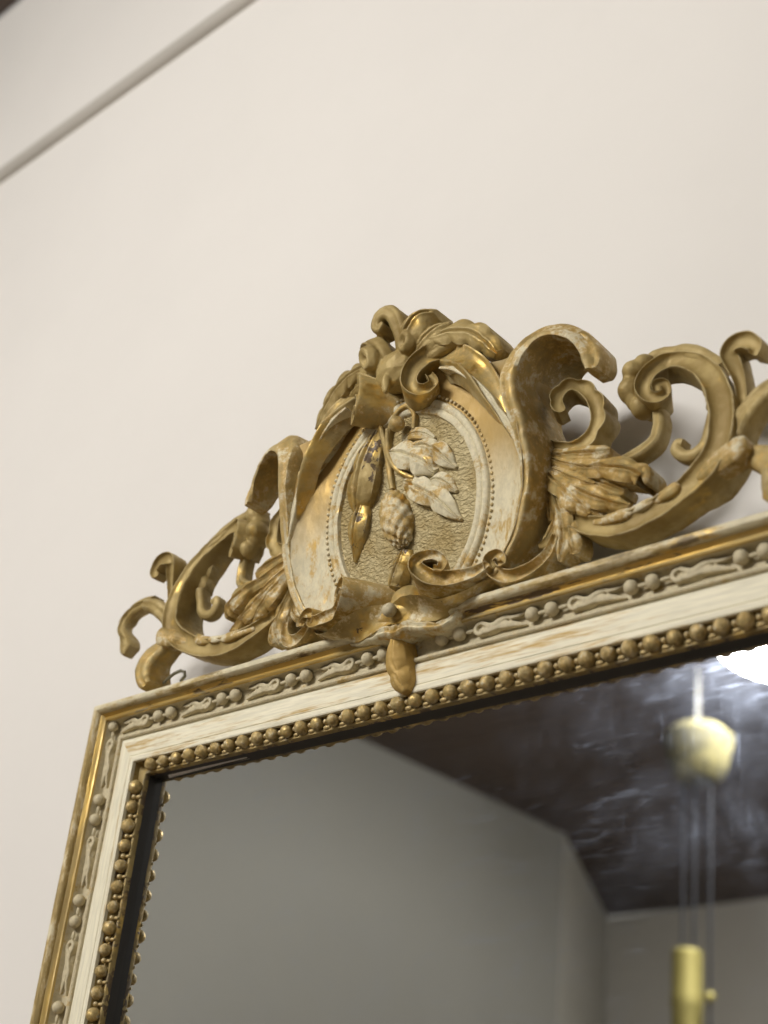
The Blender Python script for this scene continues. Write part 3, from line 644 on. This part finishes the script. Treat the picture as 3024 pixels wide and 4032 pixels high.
link('lower_lip', mesh('lower_lip', [W(*v) for v in lv], lf), M['gilt_bole'], crest, 50)


tube('picture_wire', TRACE_WIRE, 1.6, M['wire'], rails['top'])

# ------------------------------------------------------------------ the room in the mirror
PX, PD = -1710, 3704
pend = bpy.data.objects.new('pendant_lamp', None); C.objects.link(pend); pend.location = W(PX, PD, 300)
tag(pend, 'rise and fall pendant lamp with ivory pulley housing, reflected in the mirror', 'lamp')
def pchild(o): o.parent = pend; o.matrix_parent_inverse = Matrix.Translation(-pend.location); return o
# lathed ivory housing
def lathe(name, prof, c, mat, seg=28):
    V = []; faces = []; n = len(prof)
    for j in range(seg):
        a = 2*math.pi*j/seg
        for r, z in prof: V.append(W(c[0]+r*math.cos(a), c[1]+r*math.sin(a), z))
    for j in range(seg):
        for i in range(n-1):
            a = j*n+i; b = ((j+1) % seg)*n+i; faces.append((a, a+1, b+1, b))
    return link(name, mesh(name, V, faces), mat, None, 35)
pchild(lathe('pulley_housing', [(r*1.25 if r > 2 else 2, 1546+(z-1318)*1.14) for r, z in [(2, 1318), (60, 1318), (72, 1312), (104, 1280), (106, 1264), (88, 1180), (72, 1140), (60, 1128), (2, 1124)]], (PX, PD), M['ivory']))
for i in range(10):
    zz = 1776-i*24.5
    pts = [(PX+(8*math.cos(a) if i % 2 else 0), PD+(0 if i % 2 else 8*math.cos(a)), zz+17*math.sin(a)) for a in [k*math.pi/6 for k in range(13)]]
    pchild(tube('chain_link', pts, 2.6, M['chain'], None, 6))
for dx, zb in ((-64, 705), (-15, 705), (52, 300)):
    pchild(tube('cord', [(PX+dx, PD, 1350), (PX+dx*.98, PD, 1080), (PX+dx*.95-6, PD, zb)], 5.4, M['cord']))
pchild(lathe('counterweight', [(2, 716), (46, 715), (54, 706), (54, 566), (57, 556), (57, 520), (54, 510), (54, 300), (2, 296)], (PX-46, PD), M['brass'], 24))
pchild(ball('cord_stop', (PX+46, PD, 550), 19, M['brass'], None))
LX, LD = -1235, 3700
lampo = bpy.data.objects.new('ceiling_lamp', None); C.objects.link(lampo); lampo.location = W(LX, LD, CEIL_Z)
tag(lampo, 'round white glowing ceiling lamp reflected at the right edge of the mirror', 'ceiling lamp')
def lc(o): o.parent = lampo; o.matrix_parent_inverse = Matrix.Translation(-lampo.location); return o
lc(lathe('lamp_plate', [(2, CEIL_Z-1), (335, CEIL_Z-1), (340, CEIL_Z-10), (340, CEIL_Z-24), (326, CEIL_Z-26)], (LX, LD), M['matt_white'], 48))
lc(lathe('diffuser', [(326, CEIL_Z-26), (305, CEIL_Z-44), (200, CEIL_Z-58), (100, CEIL_Z-64), (2, CEIL_Z-66)], (LX, LD), M['lamp'], 48))
# unseen globe and rod, added to light the wall and crest evenly
LX2, LD2, LZ2 = 50, 2400, 1150
fill_globe = bpy.data.objects.new('unseen_fill_globe', None); C.objects.link(fill_globe); fill_globe.location = W(LX2, LD2, LZ2)
tag(fill_globe, 'added fill light, a large unseen glowing globe in front of the mirror', 'lamp')
R2 = 420
for nm, pf, mt in (('globe', [(max(2, R2*math.sin(a)), LZ2-R2*math.cos(a)) for a in [math.pi*k/24 for k in range(25)]], 'fill_globe'), ('rod', [(2, LZ2+R2), (14, LZ2+R2), (14, CEIL_Z), (2, CEIL_Z)], 'brass')):
    o = lathe(nm, pf, (LX2, LD2), M[mt], 40); o.parent = fill_globe; o.matrix_parent_inverse = Matrix.Translation(-fill_globe.location)
